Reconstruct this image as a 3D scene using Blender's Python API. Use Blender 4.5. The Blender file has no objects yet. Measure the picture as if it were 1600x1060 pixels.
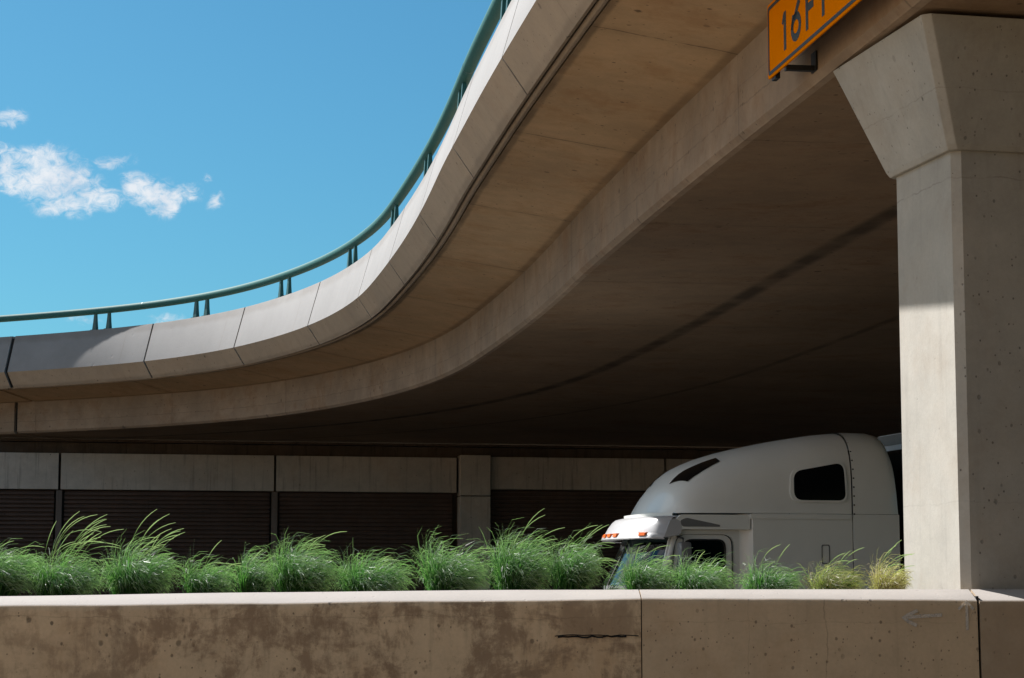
import bpy, bmesh, math, random, bisect
from mathutils import Vector, Matrix, noise as mnoise
R = math.radians
scn = bpy.context.scene
col = scn.collection
EYE = 1.75                                   # camera height above the road; heights "h" below are above the eye

# ------------------------------------------------------------------ camera
cd = bpy.data.cameras.new('camera'); cam = bpy.data.objects.new('camera', cd); col.objects.link(cam)
cd.sensor_width = 36; cd.lens = 76.5; cd.clip_end = 5000
cam.location = (0, 0, EYE); cam.rotation_euler = (R(90 + 6.627), 0, 0)
scn.camera = cam
scn.view_settings.view_transform = 'Standard'; scn.view_settings.look = 'None'
scn.view_settings.gamma = 1.0; scn.view_settings.exposure = 1.1
scn.render.engine = 'CYCLES'
scn.cycles.max_bounces = 8; scn.cycles.diffuse_bounces = 2; scn.cycles.transparent_max_bounces = 12

# ------------------------------------------------------------------ sun and sky
SUN_EL = 43.9
sun_az = Vector((-0.74, 0.67)).normalized()
sdir = Vector((sun_az.x * math.cos(R(SUN_EL)), sun_az.y * math.cos(R(SUN_EL)), math.sin(R(SUN_EL))))
ld = bpy.data.lights.new('sun', 'SUN'); ld.energy = 4.3; ld.angle = R(0.53); ld.color = (1.0, 0.97, 0.94)
sun = bpy.data.objects.new('sun', ld); col.objects.link(sun); sun.location = sdir * 200
sun.rotation_euler = sdir.to_track_quat('Z', 'Y').to_euler()

class NT:
    """Small helper round a node tree."""
    def __init__(s, tree): s.t = tree; s.n = tree.nodes; s.l = tree.links
    def new(s, typ, **kw):
        n = s.n.new(typ)
        for k, v in kw.items(): setattr(n, k, v)
        return n
    def put(s, sock, v):
        if hasattr(v, 'is_output'): s.l.new(v, sock)
        elif v is not None:
            if sock.type == 'RGBA' and len(v) == 3: v = (*v, 1)
            sock.default_value = v
    def math(s, op, a, b=None, c=None, clamp=False):
        n = s.new('ShaderNodeMath', operation=op, use_clamp=clamp)
        for i, v in enumerate((a, b, c)):
            if v is not None: s.put(n.inputs[i], v)
        return n.outputs[0]
    def mix(s, f, a, b, blend='MIX'):
        n = s.new('ShaderNodeMix', data_type='RGBA', blend_type=blend)
        s.put(n.inputs[0], f); s.put(n.inputs[6], a); s.put(n.inputs[7], b)
        return n.outputs[2]
    def noise(s, vec, scale, detail=4, rough=.55, dist=0.0, out=0):
        n = s.new('ShaderNodeTexNoise'); s.put(n.inputs['Vector'], vec)
        n.inputs['Scale'].default_value = scale; n.inputs['Detail'].default_value = detail
        n.inputs['Roughness'].default_value = rough; n.inputs['Distortion'].default_value = dist
        return n.outputs[out]
    def ramp(s, v, lo, hi, a=0.0, b=1.0):
        n = s.new('ShaderNodeMapRange', interpolation_type='SMOOTHSTEP'); s.put(n.inputs[0], v)
        n.inputs[1].default_value = lo; n.inputs[2].default_value = hi
        n.inputs[3].default_value = a; n.inputs[4].default_value = b
        return n.outputs[0]
    def scale(s, vec, sc, loc=(0, 0, 0)):
        n = s.new('ShaderNodeMapping'); s.put(n.inputs[0], vec)
        n.inputs['Scale'].default_value = sc; n.inputs['Location'].default_value = loc
        return n.outputs[0]

world = bpy.data.worlds.new('World'); scn.world = world; world.use_nodes = True
w = NT(world.node_tree); w.n.clear()
sky = w.new('ShaderNodeTexSky', sky_type='NISHITA', sun_disc=False)
sky.sun_elevation = R(SUN_EL); sky.sun_rotation = math.atan2(sun_az.x, sun_az.y)
sky.air_density = 1.0; sky.dust_density = 0.8; sky.ozone_density = 1.2
tint = w.mix(1.0, sky.outputs[0], (0.30, 0.725, 0.88), 'MULTIPLY')
# two torn fair-weather clouds and a few wisps, fixed to directions of the sky
geo = w.new('ShaderNodeTexCoord').outputs['Generated']
sx = w.new('ShaderNodeSeparateXYZ'); w.l.new(geo, sx.inputs[0])
yy = w.math('MAXIMUM', sx.outputs[1], 0.02)
ca = w.math('DIVIDE', sx.outputs[0], yy); cb = w.math('DIVIDE', sx.outputs[2], yy)
cmb = w.new('ShaderNodeCombineXYZ'); w.l.new(ca, cmb.inputs[0]); w.l.new(cb, cmb.inputs[1])
cvec = cmb.outputs[0]
wn = w.noise(cvec, 30, 3, .6, 0, 1)
wv = w.new('ShaderNodeVectorMath', operation='MULTIPLY_ADD')
w.l.new(wn, wv.inputs[0]); wv.inputs[1].default_value = (.022, .016, 0); 
off = w.new('ShaderNodeVectorMath', operation='SUBTRACT'); w.l.new(cvec, off.inputs[0]); off.inputs[1].default_value = (.011, .008, 0)
w.l.new(off.outputs[0], wv.inputs[2])
def px_dir(u, y):                           # sky direction seen at a spot of the photograph, as (x/y, z/y)
    p = R(6.627); f = 3400.0; v = 530 - y
    dy = f * math.cos(p) - v * math.sin(p); dz = f * math.sin(p) + v * math.cos(p)
    return (u - 800) / dy, dz / dy
mask = None
for (u, y, rx, ry, amp) in [(88, 282, 66, 46, 1.0), (40, 285, 70, 22, .95), (140, 312, 55, 22, .9), (100, 322, 50, 20, .85), (60, 250, 40, 26, .8),
                            (8, 262, 24, 36, .8), (250, 300, 52, 22, 1.0), (222, 292, 30, 22, 1.0), (256, 322, 28, 22, 1.0),
                            (185, 255, 34, 12, .62), (332, 314, 12, 20, .56), (318, 280, 12, 8, .5), (15, 184, 34, 13, .66),
                            (262, 492, 30, 10, .5), (130, 497, 30, 8, .45), (-140, 260, 100, 40, .9), (-260, 190, 80, 40, .9)]:
    a0, b0 = px_dir(u, y)
    s1 = w.new('ShaderNodeVectorMath', operation='SUBTRACT'); w.l.new(wv.outputs[0], s1.inputs[0]); s1.inputs[1].default_value = (a0, b0, 0)
    s2 = w.new('ShaderNodeVectorMath', operation='MULTIPLY'); w.l.new(s1.outputs[0], s2.inputs[0])
    s2.inputs[1].default_value = (3400 / rx / 1.5, 3400 / ry / 1.5, 0)
    s3 = w.new('ShaderNodeVectorMath', operation='LENGTH'); w.l.new(s2.outputs[0], s3.inputs[0])
    m = w.ramp(s3.outputs['Value'], 1.0, 0.0, 0, amp)
    mask = m if mask is None else w.math('MAXIMUM', mask, m)
cn = w.noise(w.scale(cvec, (1, 1.35, 1)), 150, 12, .70, .9)
cn2 = w.noise(w.scale(cvec, (1, 1.3, 1)), 28, 5, .6, .3)
den = w.math('ADD', mask, w.math('ADD', w.math('MULTIPLY_ADD', cn, 2.3, -1.15), w.math('MULTIPLY_ADD', cn2, 1.5, -.75)))
den = w.ramp(den, 0.0, 1.25)
den = w.math('MULTIPLY', den, w.ramp(mask, 0.0, 0.25))
den = w.math('MULTIPLY', den, w.ramp(sx.outputs[1], 0.0, 0.2, 0, .93))
shade = w.mix(w.ramp(cn2, .35, .65), (6.3, 6.9, 7.8), (8.3, 8.5, 8.8))
# unseen cumulus added out of view to the left as neutral fill light
bn = w.noise(w.scale(geo, (1, 1, 1.8)), 2.6, 8, .6, .3)
fill_bank = w.math('MULTIPLY', w.ramp(bn, .40, .56), w.math('MULTIPLY', w.ramp(sx.outputs[0], -.36, -.55), w.ramp(sx.outputs[2], .01, .08)))
den = w.math('MAXIMUM', den, w.math('MULTIPLY', fill_bank, .92))
skyc = w.mix(den, tint, shade)
bg = w.new('ShaderNodeBackground'); w.l.new(skyc, bg.inputs[0]); bg.inputs[1].default_value = 0.05
wo = w.new('ShaderNodeOutputWorld'); w.l.new(bg.outputs[0], wo.inputs[0])

# ------------------------------------------------------------------ materials
def mat(name):
    m = bpy.data.materials.new(name); m.use_nodes = True
    t = NT(m.node_tree); b = t.n['Principled BSDF']
    return m, t, b
def plain(name, c, rough=.6, metal=0.0, spec=.5, coat=0.0, var=.12, scale=6):
    m, t, b = mat(name)
    o = t.new('ShaderNodeTexCoord').outputs['Object']
    n = t.noise(o, scale, 5)
    cc = t.mix(n, tuple(x * (1 - var) for x in c), tuple(min(1, x * (1 + var)) for x in c))
    t.put(b.inputs['Base Color'], cc); b.inputs['Metallic'].default_value = metal
    b.inputs['Specular IOR Level'].default_value = spec; b.inputs['Coat Weight'].default_value = coat
    t.put(b.inputs['Roughness'], t.math('MULTIPLY_ADD', t.noise(o, scale * 4, 3), .15, rough - .07))
    return m
def concrete(name, c, var=.22, pits=.5, pit_scale=7.0, streak=0.3, grime=.35, joints=0.0, lines=(), film=None, cap=None, capz=(.55, .9), marks=(), seed=0.0, tintc=(.62, .44, .28)):
    """Cast concrete: cloudy tone, form-board grain, bug holes, run-off streaks and optional joint lines along UV.x metres."""
    m, t, b = mat(name)
    tc = t.new('ShaderNodeTexCoord'); o0 = tc.outputs['Object']
    o = t.scale(o0, (1, 1, 1), (seed, seed * .7, seed * .3))
    big = t.noise(o, .55, 5, .6); mid = t.noise(o, 3.2, 6, .65); fine = t.noise(o, 38, 4, .7)
    v = t.math('ADD', t.math('MULTIPLY', big, .5), t.math('ADD', t.math('MULTIPLY', mid, .33), t.math('MULTIPLY', fine, .17)))
    v = t.ramp(v, .32, .68)
    cc = t.mix(v, tuple(x * (1 - var) for x in c), tuple(x * (1 + var) for x in c))
    # yellowish-brown weathering
    wz = t.ramp(t.noise(o, 1.1, 6, .7, .15), .46, .72, 0, grime)
    cc = t.mix(wz, cc, tuple(a * k for a, k in zip(c, tintc)))
    if streak:
        st = t.noise(t.scale(o, (7, 7, .35)), 1.6, 5, .6)
        cc = t.mix(t.ramp(st, .52, .74, 0, streak), cc, tuple(x * .45 for x in c))
    hgt = t.math('MULTIPLY', mid, .5)
    hgt = t.math('ADD', hgt, t.math('MULTIPLY', fine, .25))
    if pits:
        for ps, thr in ((pit_scale, .15), (pit_scale * 2.3, .19), (pit_scale * 5, .22)):
            vo = t.new('ShaderNodeTexVoronoi'); t.put(vo.inputs['Vector'], t.scale(o, (1, 1, .8))); vo.inputs['Scale'].default_value = ps
            sc = t.new('ShaderNodeSeparateColor'); t.l.new(vo.outputs['Color'], sc.inputs[0])
            rad = t.math('MULTIPLY', t.ramp(sc.outputs[0], 1 - pits, 1.0), thr)
            d = t.math('ADD', vo.outputs['Distance'], t.math('MULTIPLY_ADD', fine, .1, -.05))
            pm = t.math('MULTIPLY', t.math('SUBTRACT', 1.0, t.math('DIVIDE', d, t.math('MAXIMUM', rad, .001)), clamp=True), 3.0, clamp=True)
            cc = t.mix(t.math('MULTIPLY', pm, t.ramp(sc.outputs[1], 0, 1, .25, .8)), cc, tuple(x * .22 for x in c))
            hgt = t.math('SUBTRACT', hgt, t.math('MULTIPLY', pm, .6))
    if film:                                             # peeling brown curing film
        fcol, lo, hi = film
        sp = t.new('ShaderNodeSeparateXYZ'); t.l.new(o0, sp.inputs[0])
        fn = t.math('ADD', t.math('MULTIPLY', t.noise(t.scale(o, (1, 1, 1.5)), 2.4, 10, .72, .4), .58), t.math('MULTIPLY', t.noise(t.scale(o, (1, 1, .45)), 9.5, 8, .75, .3), .42))
        fm = t.ramp(fn, lo, hi)
        # a square-edged patch that kept its film, next to the joint
        def box(x0, x1, z0, z1):
            e = .03
            q = t.math('MULTIPLY', t.ramp(sp.outputs[0], x0 - e, x0 + e), t.ramp(sp.outputs[0], x1 + e, x1 - e))
            return t.math('MULTIPLY', q, t.math('MULTIPLY', t.ramp(sp.outputs[2], z0 - e, z0 + e), t.ramp(sp.outputs[2], z1 + e, z1 - e)))
        patch = t.math('MULTIPLY', box(.32, .80, 1.46, 1.72), t.ramp(fn, .36, .50, .15, .8))
        fm = t.math('MAXIMUM', fm, patch)
        fm = t.math('MULTIPLY', fm, t.ramp(sp.outputs[0], -3.2, -2.2, .55, .92))
        gn = t.new('ShaderNodeSeparateXYZ'); t.l.new(t.new('ShaderNodeNewGeometry').outputs['Normal'], gn.inputs[0])
        fm = t.math('MULTIPLY', fm, t.ramp(gn.outputs[1], -.6, -.9))
        cc = t.mix(fm, cc, t.mix(mid, tuple(x * .75 for x in fcol), tuple(x * 1.3 for x in fcol)))
        hgt = t.math('ADD', hgt, t.math('MULTIPLY', fm, .25))
    if marks:                                            # pour lines and hairline cracks: (axis, position, half width, strength)
        sm = t.new('ShaderNodeSeparateXYZ'); t.l.new(o0, sm.inputs[0])
        for ax, pos, hw_, stg in marks:
            wb = t.math('MULTIPLY_ADD', t.noise(o, 3.5, 6, .65), .09, -.045)
            dd = t.math('ABSOLUTE', t.math('ADD', t.math('SUBTRACT', sm.outputs[ax], pos), wb))
            ml = t.math('MULTIPLY', t.ramp(dd, hw_, hw_ * .3), t.ramp(t.noise(o, 5, 4), .35, .6, stg * .25, stg))
            cc = t.mix(ml, cc, tuple(x * .25 for x in c))
    if cap:                                              # colour by face normal: bleached barrier top; painted bounce contrast on the parapet
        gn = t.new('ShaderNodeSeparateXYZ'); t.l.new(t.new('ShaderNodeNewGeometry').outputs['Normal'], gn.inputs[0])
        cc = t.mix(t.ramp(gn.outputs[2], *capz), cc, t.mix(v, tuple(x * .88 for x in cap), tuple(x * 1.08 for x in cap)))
    if joints or lines:
        uv = t.new('ShaderNodeSeparateXYZ'); t.l.new(tc.outputs['UV'], uv.inputs[0])
        wob = t.math('MULTIPLY_ADD', t.noise(o, 2.5, 5), .10, -.05)
        if joints:
            f = t.math('FRACT', t.math('DIVIDE', t.math('ADD', t.math('SUBTRACT', uv.outputs[0], 50.0 - 4.37 * 20.5), wob), 4.37))
            dist = t.math('MULTIPLY', t.math('ABSOLUTE', t.math('SUBTRACT', f, .5)), 4.37)
            ln = t.math('MULTIPLY', t.ramp(dist, .022, .006), t.ramp(t.noise(o, 4, 4), .36, .56, .25 * joints, joints))
            halo = t.math('MULTIPLY', t.ramp(dist, .22, .0, 0, .35 * joints), t.noise(o, 6, 3))
            cc = t.mix(t.math('MAXIMUM', ln, halo), cc, tuple(x * .3 for x in c))
        for (o_at, wd, strength) in lines:
            dist = t.math('ABSOLUTE', t.math('ADD', t.math('SUBTRACT', uv.outputs[1], o_at), t.math('MULTIPLY', wob, .4)))
            ln = t.math('MULTIPLY', t.ramp(dist, wd, wd * .25), t.ramp(t.noise(o, 1.2, 4), .3, .6, strength * .5, strength))
            cc = t.mix(ln, cc, tuple(x * .25 for x in c))
    t.put(b.inputs['Base Color'], cc)
    t.put(b.inputs['Roughness'], t.math('MULTIPLY_ADD', mid, .2, .74)); b.inputs['Specular IOR Level'].default_value = .25
    bp = t.new('ShaderNodeBump'); bp.inputs['Strength'].default_value = .35; bp.inputs['Distance'].default_value = .012
    t.l.new(hgt, bp.inputs['Height']); t.l.new(bp.outputs[0], b.inputs['Normal'])
    return m
WARM = (.40, .335, .265)
M = {}
M['parapet'] = concrete('parapet_concrete', (.46, .36, .265), .12, .45, 4.0, .12, .2, joints=.22, lines=((1.46, .05, .3),), cap=(.262, .255, .25), capz=(-.2, .1))  # tan downward faces: warm ground bounce painted into the colour
M['rib'] = concrete('drip_rib_concrete', (.36, .29, .22), .15, .2, 9, 0, .4)
M['soffit'] = concrete('soffit_concrete', (.58, .405, .24), .18, .45, 3.2, 0, .45, joints=.85, lines=((1.27, .06, .6), (.03, .09, .5)), seed=3)
M['girder'] = concrete('girder_concrete', (.42, .315, .225), .22, .36, 2.6, .05, .6, marks=((2, 5.93, .012, .35), (2, 6.12, .008, .25)), joints=.6, lines=((-2.5, .16, .85), (-5.2, .1, .6), (-.02, .05, .4)), seed=7)
M['bottom'] = concrete('sooty_bottom_slab_concrete', (.31, .215, .135), .22, .34, 2.6, .0, .55, joints=.5, lines=((-2.5, .2, .9), (-5.2, .12, .6), (-.06, .05, .4)), seed=17)  # darker copy of the girder concrete, deepening the under-deck shade by colour
M['pillar'] = concrete('pillar_concrete', (.41, .388, .345), .17, .55, 5.5, .2, .25, marks=((2, 4.58, .008, .32), (2, 2.35, .006, .12), (2, 5.15, .006, .25)), seed=11)
M['barrier_stained'] = concrete('stained_barrier_concrete', (.60, .455, .29), .22, .5, 6, .42, .4, marks=((2, 1.585, .005, .3), (0, -1.2, .004, .3)), film=((.30, .205, .125), .45, .57), cap=(.40, .365, .335), seed=2)
M['barrier_pitted'] = concrete('pitted_barrier_concrete', (.57, .435, .285), .18, .85, 7.5, .18, .35, marks=((0, 2.06, .006, .4), (2, 1.555, .004, .2), (0, 1.55, .004, .2)), cap=(.40, .365, .335), seed=5)
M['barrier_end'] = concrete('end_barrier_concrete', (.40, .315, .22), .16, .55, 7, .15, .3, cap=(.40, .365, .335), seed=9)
M['wall_panel'] = concrete('wall_panel_concrete', (.52, .47, .405), .2, .15, 3, .75, .3, seed=4)
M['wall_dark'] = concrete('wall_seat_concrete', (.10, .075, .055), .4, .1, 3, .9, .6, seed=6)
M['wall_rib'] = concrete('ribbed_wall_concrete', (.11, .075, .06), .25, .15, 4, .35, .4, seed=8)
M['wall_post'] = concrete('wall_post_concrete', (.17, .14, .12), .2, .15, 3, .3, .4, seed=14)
M['soil'] = concrete('planter_soil', (.07, .05, .035), .4, 0, 5, 0, .3)
M['asphalt'] = concrete('road_asphalt', (.022, .02, .019), .25, 0, 5, 0, .3)
M['asphalt_worn'] = concrete('worn_road_asphalt', (.085, .066, .046), .25, 0, 5, 0, .3)
M['bank'] = concrete('dry_earth_bank', (.40, .27, .16), .3, 0, 5, 0, .4)
M['bank_green'] = concrete('planted_bank', (.045, .05, .022), .4, 0, 5, 0, .3)
M['ground'] = concrete('ground_dust', (.36, .26, .165), .25, 0, 5, 0, .4)
M['highway'] = concrete('highway_concrete', (.50, .345, .19), .2, 0, 5, 0, .4)
M['paintline'] = plain('road_paint', (.7, .68, .62), .6, var=.2, scale=9)
M['void'] = plain('dark_joint_filler', (.012, .011, .010), .9)
M['rail'] = plain('teal_rail_paint', (.036, .135, .13), .62, spec=.12, scale=12, var=.18)
M['post'] = plain('dark_teal_post_paint', (.012, .085, .085), .45)
M['white'] = plain('white_truck_paint', (.78, .78, .735), .34, coat=.25, var=.09, scale=1.6)
M['visor'] = plain('white_visor_plastic', (.47, .47, .475), .3, coat=.3, var=.03)
M['grey'] = plain('grey_trim', (.16, .16, .16), .5)
M['black'] = plain('black_rubber', (.012, .012, .012), .55)
M['tyre'] = plain('tyre_rubber', (.02, .02, .02), .8)
M['chrome'] = plain('polished_steel', (.65, .65, .66), .22, 1.0)
M['interior'] = plain('cab_interior', (.035, .035, .04), .8)
M['dash'] = plain('dashboard_grey', (.20, .23, .24), .6)
M['trailer'] = plain('trailer_white', (.55, .57, .6), .45, var=.1)
M['trailer_dark'] = plain('reefer_unit_black', (.02, .022, .025), .5)
M['sign_yellow'] = plain('sign_sheeting_yellow', (.80, .225, .001), .8, spec=0.0, var=.1, scale=3)
M['sign_black'] = plain('sign_ink_black', (.012, .016, .02), .5)
m, t, b = mat('amber_lens'); t.put(b.inputs['Base Color'], (.85, .16, .02)); b.inputs['Roughness'].default_value = .25; M['amber'] = m
m, t, b = mat('dark_tinted_glass'); t.put(b.inputs['Base Color'], (.004, .005, .006)); b.inputs['Roughness'].default_value = .16; b.inputs['Specular IOR Level'].default_value = .15; M['tint'] = m
for gname, gcol in (('windscreen_glass', (.55, .68, .68)), ('side_glass', (.10, .115, .12))):
    m, t, b = mat(gname)
    t.n.remove(b); out = t.n['Material Output']
    tr = t.new('ShaderNodeBsdfTransparent'); t.put(tr.inputs[0], gcol); gl = t.new('ShaderNodeBsdfGlossy'); gl.inputs['Roughness'].default_value = .02
    fr = t.new('ShaderNodeFresnel'); fr.inputs['IOR'].default_value = 1.6
    mx = t.new('ShaderNodeMixShader'); t.l.new(t.math('MULTIPLY_ADD', fr.outputs[0], 1.1, .03, clamp=True), mx.inputs[0]); t.l.new(tr.outputs[0], mx.inputs[1]); t.l.new(gl.outputs[0], mx.inputs[2]); t.l.new(mx.outputs[0], out.inputs[0])
    M['glass' if gname[0] == 'w' else 'side_glass'] = m
m, t, b = mat('chalk_marking')
o = t.new('ShaderNodeTexCoord').outputs['Object']
t.put(b.inputs['Base Color'], (.72, .66, .58)); b.inputs['Roughness'].default_value = .95
t.put(b.inputs['Alpha'], t.ramp(t.noise(o, 22, 4, .7), .25, .6, .2, .62)); M['chalk'] = m
def grass_mat(name, a, c, tip):
    m, t, b = mat(name)
    uv = t.new('ShaderNodeSeparateXYZ'); t.l.new(t.new('ShaderNodeTexCoord').outputs['UV'], uv.inputs[0])
    cc = t.mix(uv.outputs[0], a, c)                       # U: one random tone per blade, V: root to tip
    cc = t.mix(t.ramp(uv.outputs[1], .55, 1.0, 0, .6), cc, tip)
    b.inputs['Roughness'].default_value = .42; t.put(b.inputs['Base Color'], cc); b.inputs['Specular IOR Level'].default_value = .6
    tl = t.new('ShaderNodeBsdfTranslucent'); t.l.new(t.mix(1.0, cc, (1.0, 1.35, .55), 'MULTIPLY'), tl.inputs[0])
    mx = t.new('ShaderNodeMixShader'); mx.inputs[0].default_value = .45
    t.l.new(b.outputs[0], mx.inputs[1]); t.l.new(tl.outputs[0], mx.inputs[2]); t.l.new(mx.outputs[0], t.n['Material Output'].inputs[0])
    return m
M['grass'] = grass_mat('green_grass_blade', (.014, .072, .022), (.10, .25, .075), (.50, .60, .46))  # whitish tip colour paints highlights onto the blades
M['grass_mixed'] = grass_mat('half_dry_grass_blade', (.07, .13, .04), (.42, .34, .19), (.5, .44, .3))
M['grass_dry'] = grass_mat('dry_grass_blade', (.26, .19, .10), (.60, .48, .30), (.66, .56, .4))
M['seed'] = grass_mat('seed_head', (.08, .15, .07), (.27, .32, .20), (.56, .60, .50))

# ------------------------------------------------------------------ mesh helpers
class MB:
    def __init__(s): s.v = []; s.f = []; s.uv = []; s.hasuv = False
    def add(s, verts, faces, uvs=None):
        k = len(s.v); s.v += [tuple(p) for p in verts]; s.f += [tuple(i + k for i in f) for f in faces]
        if uvs: s.hasuv = True
        s.uv += list(uvs) if uvs else [(0, 0)] * len(verts)
    def box(s, a, b):
        (x0, y0, z0), (x1, y1, z1) = a, b
        s.add([(x0, y0, z0), (x1, y0, z0), (x1, y1, z0), (x0, y1, z0), (x0, y0, z1), (x1, y0, z1), (x1, y1, z1), (x0, y1, z1)],
              [(0, 3, 2, 1), (4, 5, 6, 7), (0, 1, 5, 4), (1, 2, 6, 5), (2, 3, 7, 6), (3, 0, 4, 7)])
    def grid(s, rows, closed_u=False, closed_v=False, uvs=None, cap=False):
        n = len(rows); k = len(rows[0]); f = []
        for i in range(n - (0 if closed_v else 1)):
            for j in range(k - (0 if closed_u else 1)):
                f.append((i * k + j, i * k + (j + 1) % k, ((i + 1) % n) * k + (j + 1) % k, ((i + 1) % n) * k + j))
        if cap: f += [tuple(range(k))[::-1], tuple((n - 1) * k + j for j in range(k))]
        s.add([p for r in rows for p in r], f, [q for r in uvs for q in r] if uvs else None)
    def tube(s, path, rad, n=10, cap=True):
        rows = []; P = [Vector(p) for p in path]
        for i, p in enumerate(P):
            d = (P[min(i + 1, len(P) - 1)] - P[max(i - 1, 0)]).normalized()
            u = d.cross(Vector((0, 0, 1)))
            if u.length < 1e-4: u = Vector((1, 0, 0))
            u.normalize(); q = d.cross(u); r = rad[i] if isinstance(rad, (list, tuple)) else rad
            rows.append([p + u * r * math.cos(2 * math.pi * j / n) + q * r * math.sin(2 * math.pi * j / n) for j in range(n)])
        s.grid(rows, closed_u=True, cap=cap)
    def lathe(s, prof, c, axis='Y', n=28):
        rows = []
        for a, r in prof:
            rows.append([Vector((r * math.cos(2 * math.pi * j / n), a, r * math.sin(2 * math.pi * j / n))) + Vector(c) for j in range(n)])
        s.grid(rows, closed_u=True, cap=True)
    def build(s, name, m, parent=None, smooth=35, origin=None, bevel=0):
        me = bpy.data.meshes.new(name); o = bpy.data.objects.new(name, me)
        org = Vector(origin) if origin else Vector((0, 0, 0))
        me.from_pydata([Vector(p) - org for p in s.v], [], s.f)
        if s.hasuv:
            l = me.uv_layers.new(name='UVMap')
            idx = [0] * len(me.loops); me.loops.foreach_get('vertex_index', idx)
            fl = [c for i in idx for c in s.uv[i]]; l.data.foreach_set('uv', fl)
        bm = bmesh.new(); bm.from_mesh(me); bmesh.ops.recalc_face_normals(bm, faces=bm.faces)
        if bevel:
            ed = [e for e in bm.edges if len(e.link_faces) == 2 and e.calc_face_angle(0) > R(30)]
            bmesh.ops.bevel(bm, geom=ed, offset=bevel, segments=2, profile=.6, affect='EDGES', clamp_overlap=True)
        bm.to_mesh(me); bm.free()
        if smooth:
            me.shade_smooth(); me.set_sharp_from_angle(angle=R(smooth))
        me.materials.append(m); col.objects.link(o)
        if parent:
            o.parent = parent
        if origin: o.location = org
        return o
def tag(o, label=None, cat=None, group=None, kind=None):
    for k, v in (('label', label), ('category', cat), ('group', group), ('kind', kind)):
        if v: o[k] = v
    return o
def empty(name, loc, rz=0.0):
    o = bpy.data.objects.new(name, None); o.location = loc; o.rotation_euler = (0, 0, rz); o.empty_display_size = .3
    col.objects.link(o); return o
def shift(mb, loc):                                       # world coordinates into the frame of an unrotated Empty
    mb.v = [(x - loc[0], y - loc[1], z - loc[2]) for x, y, z in mb.v]; return mb
def plate(outer, holes, th, fn, sub=0):
    """Flat panel with holes: polygon in (a, b), thickness along c, mapped by fn(a, b, c)."""
    cu = bpy.data.curves.new('plate', 'CURVE'); cu.dimensions = '2D'; cu.fill_mode = 'BOTH'; cu.extrude = th / 2
    for poly in [outer] + holes:
        sp = cu.splines.new('POLY'); sp.points.add(len(poly) - 1); sp.use_cyclic_u = True
        for p, q in zip(sp.points, poly): p.co = (q[0], q[1], 0, 1)
    ob = bpy.data.objects.new('plate', cu); col.objects.link(ob)
    dg = bpy.context.evaluated_depsgraph_get(); me = bpy.data.meshes.new_from_object(ob.evaluated_get(dg))
    if sub:
        bm = bmesh.new(); bm.from_mesh(me); bmesh.ops.triangulate(bm, faces=bm.faces)
        for _ in range(sub): bmesh.ops.subdivide_edges(bm, edges=[e_ for e_ in bm.edges if e_.calc_length() > .09], cuts=1, use_grid_fill=True)
        bmesh.ops.triangulate(bm, faces=bm.faces); bm.to_mesh(me); bm.free()
    mb = MB(); mb.add([fn(v.co.x, v.co.y, v.co.z) for v in me.vertices], [tuple(p.vertices) for p in me.polygons])
    bpy.data.objects.remove(ob); bpy.data.curves.remove(cu); bpy.data.meshes.remove(me)
    return mb
def rounded(pts, r, n=5):
    """Round the corners of a polygon; r may be one value or one per corner."""
    out = []; k = len(pts)
    for i in range(k):
        p = Vector(pts[i]).to_2d(); a = (Vector(pts[i - 1]).to_2d() - p); c = (Vector(pts[(i + 1) % k]).to_2d() - p)
        rr = r[i] if isinstance(r, (list, tuple)) else r
        if rr <= 0: out.append(tuple(p)); continue
        d = min(rr, a.length * .49, c.length * .49); s = p + a.normalized() * d; e = p + c.normalized() * d
        for j in range(n + 1):
            q = j / n; out.append(tuple(s * (1 - q) ** 2 + p * 2 * q * (1 - q) + e * q * q))
    return out

# ------------------------------------------------------------------ ground and roads
def sheet(name, x0, x1, y0, y1, z, m, kind='structure'):
    g = MB(); g.add([(x0, y0, z), (x1, y0, z), (x1, y1, z), (x0, y1, z)], [(0, 1, 2, 3)])
    return tag(g.build(name, m, smooth=0), kind=kind)
sheet('ground', -3000, 3000, -3000, 3000, -0.012, M['ground'])
sheet('road', -300, -6, -9, 14.2, 0.0, M['highway']); sheet('road', -6, 300, -9, 14.2, 0.0, M['asphalt_worn'])  # unseen paving split invented for bounce light: bright left, dark right
sheet('road', -300, -32, 17.7, 70, .105, M['highway']); sheet('road', -32, 300, 17.7, 70, .105, M['asphalt'])  # same made-up split: pale bounce paving left, dark asphalt under the deck
for x0, dx, bm_ in ((-120, 2.87, 'bank'), (-5.21, 2.7, 'bank_green')):  # unseen slopes added behind the camera: warm bounce left, dark sky block right
    g = MB(); rows = []
    for i in range(41):
        x = x0 + dx * i
        rows.append([(x, y, max(-.02, z + .5 * mnoise.noise(Vector((x * .12, y * .2, 0))) * (z > .1))) for y, z in ((-8.9, -.02), (-9.2, .05), (-12, 2.6), (-16, 6.2), (-20, 8.4), (-26, 9.2), (-60, 9.5))])
    g.grid(rows); tag(g.build('embankment', M[bm_], smooth=60), kind='structure')
def dashes(y, name, z=.004):
    g = MB()
    for k in range(-12, 13): g.add([(k * 12, y, z), (k * 12 + 3, y, z), (k * 12 + 3, y + .12, z), (k * 12, y + .12, z)], [(0, 1, 2, 3)])
    tag(g.build(name, M['paintline'], smooth=0), kind='structure')
dashes(4.5, 'road_marking'); dashes(24.6, 'road_marking', .109)

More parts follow.
